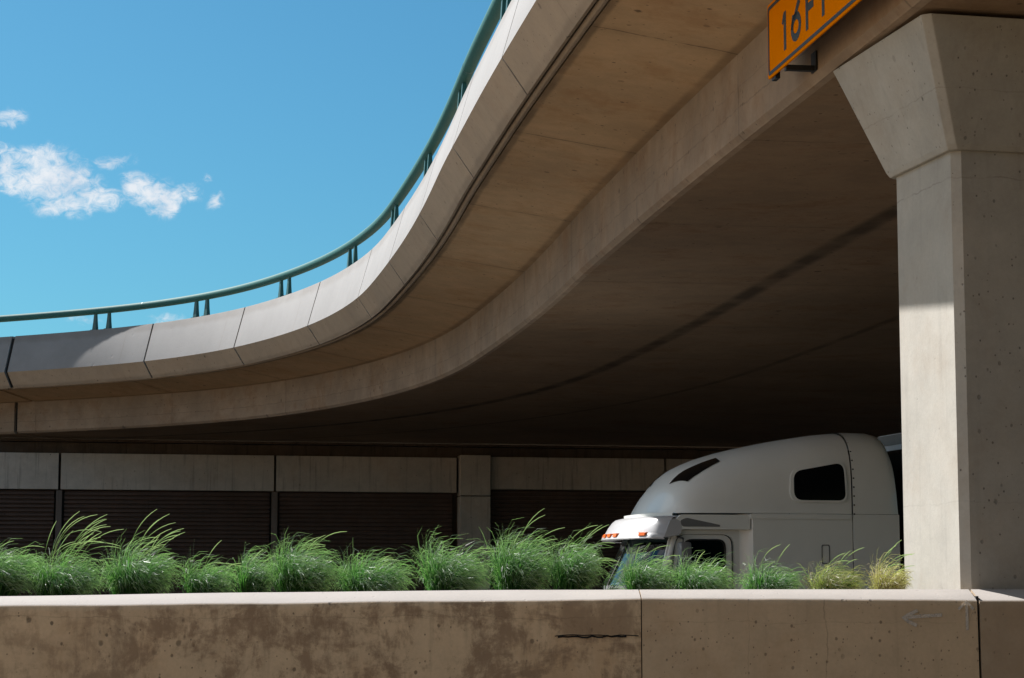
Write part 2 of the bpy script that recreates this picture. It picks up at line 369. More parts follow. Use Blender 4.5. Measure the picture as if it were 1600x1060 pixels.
# ------------------------------------------------------------------ overpass: a curved box girder with wide overhang
PTS = [(2.58,14.64),(2.28,16.62),(1.97,18.6),(1.67,20.57),(1.38,22.55),(1.11,24.53),(0.84,26.51),(0.6,28.5),(0.34,30.48),(0.05,32.46),(-0.27,34.44),(-0.61,36.41),(-0.98,38.37),(-1.46,40.31),(-2.06,42.22),(-2.79,44.08),(-3.66,45.88),(-4.67,47.61),(-5.87,49.2),(-7.28,50.63),(-8.86,51.85),(-10.56,52.89),(-12.34,53.82),(-14.13,54.7),(-15.93,55.57)]
pre = [(2.58 + 0.1495 * 2 * k, 14.64 - 0.9888 * 2 * k) for k in range(23, 0, -1)]
post = []; px, py = PTS[-1]; pa = R(154.3)
for k in range(12):
    pa += R(2.5); px += 2 * math.cos(pa); py += 2 * math.sin(pa); post.append((px, py))
ALL = pre + PTS + post; NA = len(ALL)
def cr(i, t):
    p = [ALL[max(0, min(NA - 1, j))] for j in (i - 1, i, i + 1, i + 2)]; r = []
    for c in (0, 1):
        a, b_, d, e = (q[c] for q in p)
        r.append(.5 * (2 * b_ + (d - a) * t + (2 * a - 5 * b_ + 4 * d - e) * t * t + (3 * b_ - a - 3 * d + e) * t ** 3))
    return r
def relax(v, n):
    for _ in range(n): v = [v[0]] + [(v[i - 1] + 2 * v[i] + v[i + 1]) / 4 for i in range(1, len(v) - 1)] + [v[-1]]
    return v
raw = [cr(i, t / 8) for i in range(NA - 1) for t in range(8)] + [list(ALL[-1])]
XS = relax([q[0] for q in raw], 12); YS = relax([q[1] for q in raw], 12); SS = [0.]
for i in range(1, len(XS)): SS.append(SS[-1] + math.hypot(XS[i] - XS[i - 1], YS[i] - YS[i - 1]))
def at(s, o=0.0):
    """Point at s metres along the girder's edge, o metres out towards the sky side."""
    i = max(1, min(len(SS) - 1, bisect.bisect_left(SS, s))); t = (s - SS[i - 1]) / (SS[i] - SS[i - 1])
    x = XS[i - 1] + (XS[i] - XS[i - 1]) * t; y = YS[i - 1] + (YS[i] - YS[i - 1]) * t
    j = max(2, min(len(SS) - 2, i)); dx = XS[j + 1] - XS[j - 2]; dy = YS[j + 1] - YS[j - 2]; n = math.hypot(dx, dy)
    return x - dy / n * o, y + dx / n * o
DECK = (0.0, 33.0, 0.0)
S_END = SS[-1] - .5; S_GIRDER, S_SLAB, S_PAR = 89.95, 89.4, 88.85
def sweep(name, prof, s0, s1, m, parent, step=.6, smooth=28):
    n = max(2, int((s1 - s0) / step) + 1); rows = []; uvs = []
    for i in range(n + 1):
        s = s0 + (s1 - s0) * i / n
        rows.append([(*at(s, o), h + EYE) for o, h in prof]); uvs.append([(s, o) for o, h in prof])
    g = MB(); g.grid(rows, closed_u=True, uvs=uvs, cap=True)
    return shift(g, DECK).build(name, m, parent, smooth=smooth)
deck = tag(empty('overpass', DECK), 'curved tan concrete overpass with teal handrail sweeping overhead across the road', 'overpass')
SOF = [(1.298, 4.866), (1.298, 5.34), (0.0, 5.34), (0.0, 4.664)]
BOX = [(-.001, 4.9), (-.001, 3.95), (-.05, 3.90), (-.12, 3.90), (-.12, 5.335), (-.001, 5.335)]
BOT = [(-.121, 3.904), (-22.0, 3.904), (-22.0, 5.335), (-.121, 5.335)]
for k in (0, 1):
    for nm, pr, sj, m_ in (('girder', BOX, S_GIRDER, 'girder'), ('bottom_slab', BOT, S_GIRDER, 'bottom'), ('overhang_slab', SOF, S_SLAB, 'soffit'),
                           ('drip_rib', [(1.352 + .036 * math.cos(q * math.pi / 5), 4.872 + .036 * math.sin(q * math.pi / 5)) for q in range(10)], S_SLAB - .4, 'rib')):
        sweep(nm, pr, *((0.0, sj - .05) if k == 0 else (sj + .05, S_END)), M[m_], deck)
sweep('joint_filler', [(-.07, 4.75), (-.07, 3.97), (-21, 3.97), (-21, 5.2), (-.07, 5.2)], S_GIRDER - .3, S_GIRDER + .3, M['void'], deck)
sweep('joint_filler', [(1.25, 4.93), (1.25, 5.3), (.05, 5.3), (.05, 4.74)], S_SLAB - .3, S_SLAB + .3, M['void'], deck)
PAR = [(1.697, 5.22), (1.690, 5.245), (1.446, 6.10), (1.436, 6.112), (1.225, 6.112), (1.06, 5.345), (1.312, 5.345), (1.312, 4.93), (1.410, 4.93), (1.410, 4.868), (1.447, 4.855)]
JN = [88.95, 83.96, 79.78, 75.12, 70.52, 66.1, 61.6, 56.96, 52.62]
while JN[-1] > 4.5: JN.append(JN[-1] - 4.37)
JN.append(0.0); JF = [S_PAR]
JN[0] = S_PAR
while JF[-1] < S_END - 4.5: JF.append(JF[-1] + 4.37)
spans = [(JN[i + 1], JN[i]) for i in range(len(JN) - 1)] + [(JF[i], JF[i + 1]) for i in range(len(JF) - 1)]
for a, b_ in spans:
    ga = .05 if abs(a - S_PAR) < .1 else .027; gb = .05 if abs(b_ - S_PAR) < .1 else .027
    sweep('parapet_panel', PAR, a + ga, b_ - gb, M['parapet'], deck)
# backing that makes the panel joints read dark
sweep('joint_filler', [(1.64, 5.26), (1.42, 6.06), (1.24, 6.06), (1.09, 5.36), (1.32, 5.36), (1.32, 4.95), (1.39, 4.95), (1.43, 4.885)], .2, S_END - .5, M['void'], deck)
RH = 6.575; RO = 1.33
g = MB(); g.tube([(*at(1 + i * .4, RO), RH + EYE) for i in range(int((S_END - 2) / .4))], .086, 16)
rail = shift(g, DECK).build('handrail', M['rail'], deck, smooth=60)
for s in [71.5 - 13 * k for k in range(-3, 6)]:
    if s < 2 or s > S_END - 2: continue
    g = MB(); g.tube([(*at(s - .02, RO), RH + EYE), (*at(s + .02, RO), RH + EYE)], .0878, 16, True)
    shift(g, DECK).build('rail_sleeve', M['post'], rail, smooth=60)
mids = [86.0, 82.1, 77.75, 73.0, 68.4, 63.9, 59.3, 54.8]
while mids[-1] > 5: mids.append(mids[-1] - 4.37)
mids += [90.8, 95.2, 99.6, 104, 108.3]
for s in mids:
    for d in (-.24, .24):
        c0 = s + d; rows = []
        g = MB(); g.grid([[(*at(c0 - .1, o_), h_ + EYE), (*at(c0 + .1, o_), h_ + EYE)] for o_, h_ in ((RO - .07, 6.113), (RO - .07, 6.127), (RO + .09, 6.127), (RO + .09, 6.113))]); shift(g, DECK).build('base_plate', M['post'], rail, smooth=0)
        for h, hw, o0, o1 in ((6.105, .075, RO - .03, RO + .06), (6.30, .055, RO - .025, RO + .045), (6.53, .042, RO - .02, RO + .03)):
            rows.append([(*at(c0 - hw, o0), h + EYE), (*at(c0 + hw, o0), h + EYE), (*at(c0 + hw, o1), h + EYE), (*at(c0 - hw, o1), h + EYE)])
        g = MB(); g.grid(rows, closed_u=True, cap=True); shift(g, DECK).build('rail_post', M['post'], rail, smooth=0, bevel=.006)

# ------------------------------------------------------------------ pillar
K = .98; PB = (3.095 * K, 15.0 * K, 0.0)
pil = tag(empty('bridge_pillar', PB, R(12.6)), 'tall square concrete pillar with flared head holding up the overpass', 'pillar')
def frust(z0, z1, e0, e1, wx, wy, ch):
    rows = []
    for z, e in ((z0, e0), (z1, e1)):
        x0, x1, y0, y1 = -e, wx + e, -e, wy + e
        rows.append([(x0 + ch, y0, z), (x1 - ch, y0, z), (x1, y0 + ch, z), (x1, y1 - ch, z), (x1 - ch, y1, z), (x0 + ch, y1, z), (x0, y1 - ch, z), (x0, y0 + ch, z)])
    return rows
WX, WY = 1.75, 1.06
zc = 3.075 * K + EYE; zt = 3.95 * K + EYE
g = MB(); g.grid(frust(0, zc + .002, 0, 0, WX, WY, .055), closed_u=True, cap=True); g.build('shaft', M['pillar'], pil, smooth=0)
rows = frust(zc, zc + .035, .035, .055, WX, WY, .05) + frust(zc + .035, zt, .055, .345, WX, WY, .05)[1:]
g = MB(); g.grid(rows, closed_u=True, cap=True); g.build('flared_head', M['pillar'], pil, smooth=0, bevel=.008)
for bx in (.25, 1.2):
    g = MB(); g.box((bx, .2, zt), (bx + .35, .85, zt + .06)); g.build('bearing_pad', M['black'], pil, smooth=0)

# ------------------------------------------------------------------ clearance sign on the girder's side
SO = .25
s_sign = 48.15; q0 = Vector((*at(s_sign, SO), 0)); q1 = Vector((*at(s_sign - 2.9, SO), 0)); sd = (q1 - q0).normalized()
ang = math.atan2(sd.y, sd.x); zs = 3.988 + EYE
sign = tag(empty('clearance_sign', (q0.x, q0.y, zs), ang), 'yellow clearance sign reading 16 FT with black border on the girder side', 'sign')
SL, SH = 2.9, .592
# local: x along the sign, z up, -y faces the sky side
g = plate(rounded([(0, 0), (SL, 0), (SL, SH), (0, SH)], .035), [], .012, lambda a, b_, c: (a, c + .006, b_)); g.build('panel', M['sign_yellow'], sign, smooth=0)
IN, BW = .022, .028
g = plate(rounded([(IN, IN), (SL - IN, IN), (SL - IN, SH - IN), (IN, SH - IN)], .04), [rounded([(IN + BW, IN + BW), (SL - IN - BW, IN + BW), (SL - IN - BW, SH - IN - BW), (IN + BW, SH - IN - BW)], .03)], .003, lambda a, b_, c: (a, c - .0025, b_))
g.build('border', M['sign_black'], sign, smooth=0)
def ribbon(path, wd, y=-.0025):
    g = MB(); P = [Vector((p[0], 0, p[1])) for p in path]; a = []; c = []
    for i, p in enumerate(P):
        d = (P[min(i + 1, len(P) - 1)] - P[max(i - 1, 0)]).normalized(); n = Vector((-d.z, 0, d.x)) * wd / 2
        a.append(p + n); c.append(p - n)
    n = len(P)
    vs = [(q.x, y, q.z) for q in a + c] + [(q.x, y + .004, q.z) for q in a + c]; f = []
    for i in range(n - 1):
        f += [(i, i + 1, n + i + 1, n + i), (2 * n + i, 2 * n + n + i, 2 * n + n + i + 1, 2 * n + i + 1), (i, 2 * n + i, 2 * n + i + 1, i + 1), (n + i, n + i + 1, 3 * n + i + 1, 3 * n + i)]
    f += [(0, n, 3 * n, 2 * n), (n - 1, 3 * n - 1, 4 * n - 1, 2 * n - 1)]
    g.add(vs, f); return g
b0, hh, sw = .118, .30, .060
g = ribbon([(.50, b0), (.50, b0 + hh)], sw); g.build('digit', M['sign_black'], sign, smooth=0)
g = ribbon([(.475, b0 + hh - .02), (.435, b0 + hh - .085)], .035, -.0026); g.build('digit', M['sign_black'], sign, smooth=0)
six = [(.90, b0 + hh - .012), (.84, b0 + hh - .055), (.775, b0 + hh - .12), (.725, b0 + .19), (.70, b0 + .12)]
six += [(.80 - .105 * math.cos(R(a)), b0 + .105 - .082 * math.sin(R(a))) for a in range(0, 361, 20)]
g = ribbon(six, sw); g.build('digit', M['sign_black'], sign, smooth=0)
for path in ([(1.09, b0), (1.09, b0 + hh)], [(1.116, b0 + hh - sw / 2), (1.30, b0 + hh - sw / 2)], [(1.116, b0 + .165), (1.26, b0 + .165)],
             [(1.50, b0), (1.50, b0 + hh - sw)], [(1.385, b0 + hh - sw / 2), (1.615, b0 + hh - sw / 2)]):
    g = ribbon(path, sw); g.build('letter', M['sign_black'], sign, smooth=0)
for bx in (.42, 2.75):
    g = MB(); g.box((bx, .02, -.028), (bx + .05, .245, .012)); g.box((bx - .04, .235, -.03), (bx + .09, .249, .12)); g.box((bx, .013, -.03), (bx + .05, .022, SH - .05))
    g.build('bracket', M['black'], sign, smooth=0)
g = MB(); g.box((.06, .013, -.022), (.17, .05, .03)); g.build('clamp', M['black'], sign, smooth=0)

# ------------------------------------------------------------------ near concrete barrier (three cast segments)
def lerp(tab, x):
    if x <= tab[0][0]: return tab[0][1] + (x - tab[0][0]) * .012
    for (a, va), (c, vc) in zip(tab, tab[1:]):
        if x <= c:
            q = (x - a) / (c - a); q = q * q * (3 - 2 * q) * .4 + q * .6; return va + (vc - va) * q
    return tab[-1][1]
ZB = [(-3.43, -.030), (-1.72, -.004), (0, .013), (1.7, .017), (3.0, .017)]
ZF = [(-3.40, -.086), (-2.4, -.078), (-1.68, -.070), (-.6, -.056), (.2, -.052), (.5, -.047), (.84, -.037), (1.68, -.041), (2.3, -.046), (2.95, -.050)]
YB, YF = 14.68, 14.40
def barrier(x0, x1, m, label, group='concrete barrier segments beside the highway'):
    n = int((x1 - x0) / .08); rows = []
    for i in range(n + 1):
        x = x0 + (x1 - x0) * i / n; wob = (mnoise.noise(Vector((x * 1.7, 3, 0))) * .004 + mnoise.noise(Vector((x * 6, 9, 0))) * .002)
        zb = lerp(ZB, x) * K + EYE; zf = lerp(ZF, x) * K + EYE + wob
        yf = YF + wob * .5
        rows.append([(x, YB, -.1), (x, YB, zb - .02), (x, YB - .02, zb), (x, (YB + yf) / 2, zb * .52 + zf * .48), (x, yf + .028, zf), (x, yf + .010, zf - .008), (x, yf + .001, zf - .022), (x, yf - .002, zf - .05), (x, yf - .02, zf - .6), (x, yf - .06, zf - 1.0), (x, yf - .10, .15), (x, yf - .10, -.1)])
    loc = ((x0 + x1) / 2, YF, 0)
    g = MB(); g.grid(rows, closed_u=True, cap=True)
    e = empty('concrete_barrier', (0, 0, 0)); tag(e, label, 'barrier', group)
    g.build('barrier_body', m, e, smooth=40)
    return e
bar_a = barrier(-9.0, .846, M['barrier_stained'], 'long beige barrier segment with peeling brown stains and a dark slot')
bar_b = barrier(.853, 3.055, M['barrier_pitted'], 'pitted beige barrier segment with chalk arrows beside the pillar')
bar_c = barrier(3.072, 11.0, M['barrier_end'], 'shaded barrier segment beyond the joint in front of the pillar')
g = MB(); g.box((.846, YF + .02, .2), (.853, YB - .02, 1.69)); g.build('joint_filler', M['void'], bar_a, smooth=0)
g = MB(); g.box((3.055, YF + .03, .2), (3.072, YB - .02, 1.722)); g.build('joint_filler', M['void'], bar_b, smooth=0)
def stroke(path, wd, y, m, name, parent):
    g = ribbon(path, wd); g.v = [(x, y - (.002 if yy_ < 0 else 0.0), z) for x, yy_, z in g.v]
    return g.build(name, m, parent, smooth=0)
# dark gouge under the film patch
random.seed(3); path = [(.30 + .45 * i / 14, 1.458 + random.uniform(-.006, .006)) for i in range(15)]
stroke(path, .011, YF - .0105, M['void'], 'gouge', bar_a)
stroke([(.28 + .55 * i / 9, 1.466 + random.uniform(-.006, .006)) for i in range(10)], .006, YF - .0105, M['void'], 'gouge', bar_a)
yk = YF - .009
stroke([(2.82, 1.598), (2.70, 1.592), (2.575, 1.583)], .022, yk, M['chalk'], 'chalk_arrow', bar_b)
stroke([(2.66, 1.628), (2.60, 1.600), (2.565, 1.583), (2.60, 1.556), (2.655, 1.53)], .022, yk - .001, M['chalk'], 'chalk_arrow', bar_b)
stroke([(2.985, 1.50), (2.985, 1.60), (2.985, 1.688)], .018, yk, M['chalk'], 'chalk_arrow', bar_b)
stroke([(2.93, 1.635), (2.985, 1.688), (3.03, 1.635)], .018, yk - .001, M['chalk'], 'chalk_arrow', bar_b)

# planter behind the barrier and its far kerb wall
g = MB(); g.box((-20, YB + .005, -.1), (20, 17.3, 1.60)); tag(g.build('planter_soil', M['soil'], smooth=0), kind='structure')
g = MB(); g.box((-20, 17.31, -.1), (20, 17.6, 1.66)); pw = g.build('planter_wall', M['barrier_end'], smooth=0, bevel=.02)
tag(pw, 'low concrete wall closing the back of the grass planter', 'wall')

# ------------------------------------------------------------------ retaining wall under the bridge
WP = (-6.09, 56.0, 0.0)
wall = tag(empty('retaining_wall', WP, R(11)), 'long ribbed concrete retaining wall with smooth top panels in shade under the overpass', 'wall')
def wbox(name, x0, x1, y0, y1, z0, z1, m, bevel=.012):
    g = MB(); g.box((x0, y0, z0), (x1, y1, z1)); return g.build(name, m, wall, smooth=0, bevel=bevel)
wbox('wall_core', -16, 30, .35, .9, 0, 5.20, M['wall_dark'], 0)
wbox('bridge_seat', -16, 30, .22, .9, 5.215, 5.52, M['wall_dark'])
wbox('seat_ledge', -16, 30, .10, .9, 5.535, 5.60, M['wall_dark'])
JX = [-16.33, -10.88, -5.43, 0.0, 4.76]; JX2 = [5.61, 10.37, 15.1, 19.9, 24.7, 29.5]
for L, zt_ in ((JX, 5.235), (JX2, 5.27)):
    for i, (a, b_) in enumerate(zip(L, L[1:])):
        top = zt_ - (0.0 if L is JX else 0.0)
        wbox('wall_panel', a + .03, b_ - .03, 0, .30, 4.32 if L is JX else 4.42, top, M['wall_panel'])
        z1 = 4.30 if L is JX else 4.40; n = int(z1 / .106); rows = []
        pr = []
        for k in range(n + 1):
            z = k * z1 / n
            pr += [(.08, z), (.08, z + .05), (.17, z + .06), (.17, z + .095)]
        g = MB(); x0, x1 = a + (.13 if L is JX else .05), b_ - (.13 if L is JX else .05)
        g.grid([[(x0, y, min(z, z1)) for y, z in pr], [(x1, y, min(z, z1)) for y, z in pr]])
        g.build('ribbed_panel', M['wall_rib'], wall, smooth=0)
    for x in L[:-1] if L is JX else L[1:]:
        if L is JX or x > 10: wbox('wall_post', x - .075, x + .075, .05, .33, 0, 4.30, M['wall_post'])
wbox('pilaster', 4.79, 5.58, -.28, .30, 4.24, 5.29, M['wall_panel'])
wbox('pilaster', 4.79, 5.58, -.28, .30, 0, 4.215, M['wall_panel'])

# ------------------------------------------------------------------ semi truck
TS = .94; ZR = .105; TB = (3.256 * TS, 30.0 * TS, ZR)
trk = tag(empty('semi_truck', TB, R(14)), 'white semi truck with tall rounded sleeper roof and sun visor driving behind the grass', 'truck'); trk.scale = (TS, TS, TS)
TW = 2.40
def tb(g, name, m, parent=trk, smooth=35, bevel=0): return g.build(name, m, parent, smooth=smooth, bevel=bevel)
# local: x towards the rear, y away from the viewer, z up; near side at y = 0
def prof(tab, x):
    if x <= tab[0][0]: return tab[0][1]
    for (a, va), (c, vc) in zip(tab, tab[1:]):
        if x <= c: return va + (vc - va) * (x - a) / (c - a)
    return tab[-1][1]
ZG = 2.825
ztop = [(-1.13, 2.86), (-1.105, 2.93), (-1.06, 3.02), (-.98, 3.17), (-.80, 3.43), (-.42, 3.61), (.06, 3.755), (.75, 3.90), (1.30, 3.985), (1.60, 4.0)]
hwid = [(-1.13, .72), (-1.105, .86), (-1.06, .96), (-.98, 1.03), (-.80, 1.10), (-.42, 1.145), (.06, 1.175), (.75, 1.193), (1.6, 1.195)]
nexp = [(-1.13, 2.2), (-.8, 2.3), (-.2, 2.6), (.6, 3.2), (1.6, 5.0)]
xs = [-1.13, -1.12, -1.10, -1.08, -1.06, -1.04, -1.01, -.985, -.96, -.82, -.66, -.5, -.34, -.18, 0, .2, .4, .6, .8, 1.0, 1.2, 1.4, 1.52]
def smooth_tab(tab):                                    # resample a table through smoothing
    X = [tab[0][0] + (tab[-1][0] - tab[0][0]) * i / 80 for i in range(81)]; V = relax([prof(tab, x) for x in X], 14)
    return list(zip(X, V))
ztop, hwid, nexp = smooth_tab(ztop), smooth_tab(hwid), smooth_tab(nexp)
def section(x, hw, zt_, n, zb=ZG, k=28):
    r = []
    for j in range(k + 1):
        a = math.pi * j / k; ca_, sa = math.cos(a), math.sin(a)
        r.append((x, TW / 2 - hw * math.copysign(abs(ca_) ** (2 / n), ca_), zb + (zt_ - zb) * abs(sa) ** (2 / min(n, 3.6))))
    return r
rows = [section(x, prof(hwid, x), prof(ztop, x), prof(nexp, x)) for x in xs]
rows = [[(-1.15, TW / 2 + (p[1] - TW / 2) * .6, ZG) for p in rows[0]]] + rows
g = MB(); g.grid(rows); roof = tb(g, 'sleeper_roof', M['white'], smooth=50)
# side extender fairing behind the sleeper
rows = []
for x, dx, hw, zt_, n in ((1.535, 0.0, 1.205, 4.01, 5.0), (1.7, .0, 1.208, 4.012, 5.0), (1.95, .0, 1.208, 4.01, 5.0), (2.06, .02, 1.206, 3.99, 4.8), (2.115, .05, 1.20, 3.95, 4.4), (2.14, .08, 1.185, 3.88, 4.0), (2.10, .12, 1.14, 3.82, 3.8)):
    sec = section(x, hw, zt_, n); rows.append([(px_ + dx * max(0, (3.95 - z) / 1.1), y, z) for px_, y, z in sec])
g = MB(); g.grid(rows); ext = tb(g, 'roof_fairing', M['white'], smooth=50)
def side(fn_poly, holes, th, y, name, m, parent=trk, smooth=0):
    for mir in (False, True):
        f = (lambda a, b_, c: (a, y + c, b_)) if not mir else (lambda a, b_, c: (a, TW - y - c, b_))
        tb(plate(fn_poly, holes, th, f), name, m, parent, smooth)
side([(.06, 1.05), (1.525, 1.05), (1.525, ZG - .005), (.06, ZG - .005)], [], .05, .028, 'sleeper_side', M['white'])
side([(1.54, 1.05), (2.235, 1.05), (2.225, ZG - .005), (1.54, ZG - .005)], [], .05, .016, 'side_extender', M['white'])
# raised gutter line above the sleeper side
side([(.02, ZG - .075), (1.5, ZG - .075), (1.5, ZG - .012), (.02, ZG - .012)], [], .02, -.004, 'gutter', M['white'])
# cab side with the door window
dw_out = [(-1.18, 1.05), (-.10, 1.05), (-.10, 2.60), (-.2, 2.72), (-1.02, 2.72), (-1.13, 2.40)]
door_o = rounded([(-1.185, 1.10), (-.215, 1.10), (-.215, 2.53), (-1.02, 2.53)], [0, 0, .16, .17])
win_h = rounded([(-1.075, 1.86), (-.30, 1.86), (-.30, 2.47), (-.90, 2.47)], [.02, .03, .12, .12])
def scalep(P, k, c=None):
    cx = sum(p[0] for p in P) / len(P); cy = sum(p[1] for p in P) / len(P)
    return [(cx + (p[0] - cx) * k[0], cy + (p[1] - cy) * k[1]) for p in P]
side([(-1.27, 1.05), (-.10, 1.05), (-.10, 2.74), (-1.03, 2.74), (-1.075, 2.62), (-1.27, 1.84)], [win_h], .05, .145, 'cab_side', M['white'])
side(scalep(door_o, (1.03, 1.012)), [door_o], .02, .112, 'door_seal', M['black'])
side(win_h, [scalep(win_h, (.955, .945))], .03, .122, 'window_seal', M['black'])
side(win_h, [], .006, .15, 'door_window', M['side_glass'])
# slanted corner between cab and the wider sleeper
for mir in (0, 1):
    g = MB(); q = [(-.10, .12), (-.03, .10), (.03, .04), (.06, .003)]
    g.grid([[(x, (TW - y if mir else y), z) for x, y in q] for z in (1.05, ZG - .01)]); tb(g, 'sleeper_corner', M['white'], smooth=60)
# fairing block above the door with its scoop
side(rounded([(-1.10, 2.60), (.02, 2.60), (.02, 2.80), (-1.02, 2.80)], [.05, .02, .02, .1]), [], .11, .06, 'door_fairing', M['white'])
side(rounded([(-.97, 2.635), (-.42, 2.635), (-.42, 2.66), (-.90, 2.755), (-.99, 2.72)], [.04, .01, .01, .03, .03]), [], .01, .002, 'fairing_scoop', M['grey'])
# cab roof cap and front header closing the cab
g = MB(); rows = []
for z, xc, xe in ((1.02, -1.70, -1.28), (1.84, -1.66, -1.26),):
    rows.append([(xc + (xe - xc) * abs((y - TW / 2) / 1.06) ** 2.4, y, z) for y in [.14 + 2.12 * j / 16 for j in range(17)]])
g.grid(rows); tb(g, 'cowl', M['grey'], smooth=60)
def front(z):                                             # windscreen surface: rake and curvature
    q = (z - 1.84) / .66
    return -1.66 + .33 * q, -1.26 + .20 * q
rows = []
for i in range(9):
    z = 1.84 + .70 * i / 8; xc, xe = front(z)
    rows.append([(xc + (xe - xc) * abs((y - TW / 2) / 1.02) ** 2.6, y, z) for y in [.18 + 2.04 * j / 20 for j in range(21)]])
g = MB(); g.grid(rows); tb(g, 'windscreen', M['glass'], smooth=60)
rows = []
for z in (2.52, 2.62, 2.74, 2.83):
    xc, xe = front(min(z, 2.58)); xc -= .015; xe -= .015; rows.append([(xc + (xe - xc) * abs((y - TW / 2) / 1.04) ** 2.6, y, z) for y in [.16 + 2.08 * j / 20 for j in range(21)]])
g = MB(); g.grid(rows); tb(g, 'header', M['white'], smooth=60)
for mir in (0, 1):                                        # A pillars
    g = MB(); pth = []
    for z in (1.80, 2.0, 2.2, 2.4, 2.6, 2.72):
        xc, xe = front(z); pth.append((xe + .03, (TW - .15 if mir else .15), z))
    g.tube(pth, .055, 10); tb(g, 'windscreen_pillar', M['white'], smooth=60)
g = MB(); g.tube([(front(1.84)[0] - .012, TW / 2, 1.84), (front(2.5)[0] - .012, TW / 2, 2.5)], .012, 8); tb(g, 'windscreen_divider', M['black'])
# sun visor with five amber marker lamps
def vis_x(y, q):                                          # q 0 lower edge, 1 upper edge
    c = -1.66 + .20 * q; e = -1.33 + .14 * q; u = abs((y - TW / 2) / 1.20)
    return c + (e - c) * (u ** 2.2)
rows = []
for q, z, dx in ((-.1, 2.475, .20), (0, 2.470, .015), (.0, 2.485, -.004), (.15, 2.535, 0), (.22, 2.552, .006), (.27, 2.558, .0), (.6, 2.66, .0), (.85, 2.73, .01), (.97, 2.768, .035), (1.05, 2.785, .09), (1.1, 2.79, .30)):
    r = []
    for j in range(41):
        u = -1 + 2 * j / 40; y = TW / 2 + u * (1.20 - .05 * max(0, q)); rr = max(0, abs(u) - .9) / .1
        r.append((vis_x(y, q) + dx + .10 * rr ** 2.5, y, z - .01 * rr ** 2))
    rows.append(r)
g = MB(); g.grid(rows); vis = tb(g, 'sun_visor', M['visor'], smooth=55)
for mir in (0, 1):                                        # visor end cheek
    yv = TW - .012 if mir else .012
    g = plate(rounded([(-1.27, 2.48), (-1.02, 2.53), (-1.0, 2.70), (-1.16, 2.765)], [.03, .04, .06, .08]), [], .02, lambda a, b_, c: (a + .04, yv + c, b_)); tb(g, 'visor_cheek', M['visor'], vis, 0, .006)
for y in (.26, .95, 1.20, 1.45, 2.14):
    x = vis_x(y, .1); g = MB(); w2 = .062
    x2 = vis_x(y + w2, .1); x1 = vis_x(y - w2, .1)
    pts = [(x1 - .024, y - w2, 2.512), (x2 - .024, y + w2, 2.512), (x2 - .012, y + w2, 2.562), (x1 - .012, y - w2, 2.562)]
    bk = [(p[0] + .06, p[1], p[2]) for p in pts]
    g.add(pts + bk, [(0, 1, 2, 3), (4, 7, 6, 5), (0, 4, 5, 1), (1, 5, 6, 2), (2, 6, 7, 3), (3, 7, 4, 0)]); tb(g, 'marker_lamp', M['amber'], vis, 0, .006)
# roof skylight and the crease below it, laid on the roof's own surface
def roof_pt(x, a, lift=.004):
    hw, zt_, n = prof(hwid, x), prof(ztop, x), prof(nexp, x); ca_, sa = math.cos(a), math.sin(a)
    p = Vector((x, TW / 2 - hw * math.copysign(abs(ca_) ** (2 / n), ca_), ZG + (zt_ - ZG) * abs(sa) ** (2 / min(n, 3.6))))
    c = Vector((x + .35, TW / 2, ZG)); return p + (p - c).normalized() * lift
def roof_patch(fn, na, nb, lift=.004):
    rows = []
    for i in range(na + 1):
        rows.append([roof_pt(*fn(i / na, j / nb), lift) for j in range(nb + 1)])
    g = MB(); g.grid(rows); return g
for mir in (0, 1):
    f = lambda p, q: (-.90 + .66 * p + .14 * q * (1 - p), (math.pi - 1 if False else 0) + (R(68) - R(24) * q * (1 - p * .55) + R(12) * p * 0))
    ff = f if not mir else (lambda p, q: (f(p, q)[0], math.pi - f(p, q)[1]))
    tb(roof_patch(ff, 10, 8, .006), 'skylight', M['tint'], roof, 60)
# bunk window in its moulded frame
bunk = [(.645, 3.07), (1.43, 3.07), (1.42, 3.55), (.665, 3.40)]
def roof_side_y(z, x):
    hw, zt_, n = prof(hwid, x), prof(ztop, x), prof(nexp, x)
    sa = min(1, max(0, (z - ZG) / (zt_ - ZG))) ** (min(n, 3.6) / 2); ca_ = math.sqrt(max(0, 1 - sa * sa)); return TW / 2 - hw * ca_ ** (2 / n)
bo = rounded([(.60, 2.985), (1.455, 2.985), (1.44, 3.575), (.635, 3.44)], [.16, .13, .15, .15], 7)
bi = rounded([(.66, 3.01), (1.43, 3.01), (1.415, 3.545), (.675, 3.41)], [.14, .11, .13, .13], 7)
def on_side(dy, mir): return lambda a, b_, c: (a, (roof_side_y(b_, a) - dy - c) if not mir else TW - (roof_side_y(b_, a) - dy - c), b_)
for mir in (0, 1):
    fr_ = tb(plate(bo, [bi], .03, on_side(.008, mir), 3), 'bunk_window_frame', M['white'], roof, 40)
    # pane tessellated so it follows the side
    rows = []
    tb(plate(bi, [], .012, on_side(.012, mir), 4), 'bunk_window', M['tint'], roof, 0)
# latch outline, rivets, seams
side(rounded([(1.06, 2.13), (1.185, 2.13), (1.185, 2.40), (1.06, 2.40)], .03), [rounded([(1.075, 2.145), (1.17, 2.145), (1.17, 2.385), (1.075, 2.385)], .025)], .008, .002, 'latch', M['grey'])
g = MB()
for k in range(18):
    z = 1.7 + k * .125; x = 1.555
    y = .008 if z < ZG else roof_side_y(z, 1.5) - .014
    if z > 3.9: continue
    g.lathe([(-.006, .004), (-.004, .012), (.006, .012)], (x, y, z), n=8)
tb(g, 'rivet', M['black'])['kind'] = 'stuff'
side([(1.5275, 1.05), (1.5375, 1.05), (1.5375, 2.82), (1.5275, 2.82)], [], .03, .036, 'seam', M['black'])
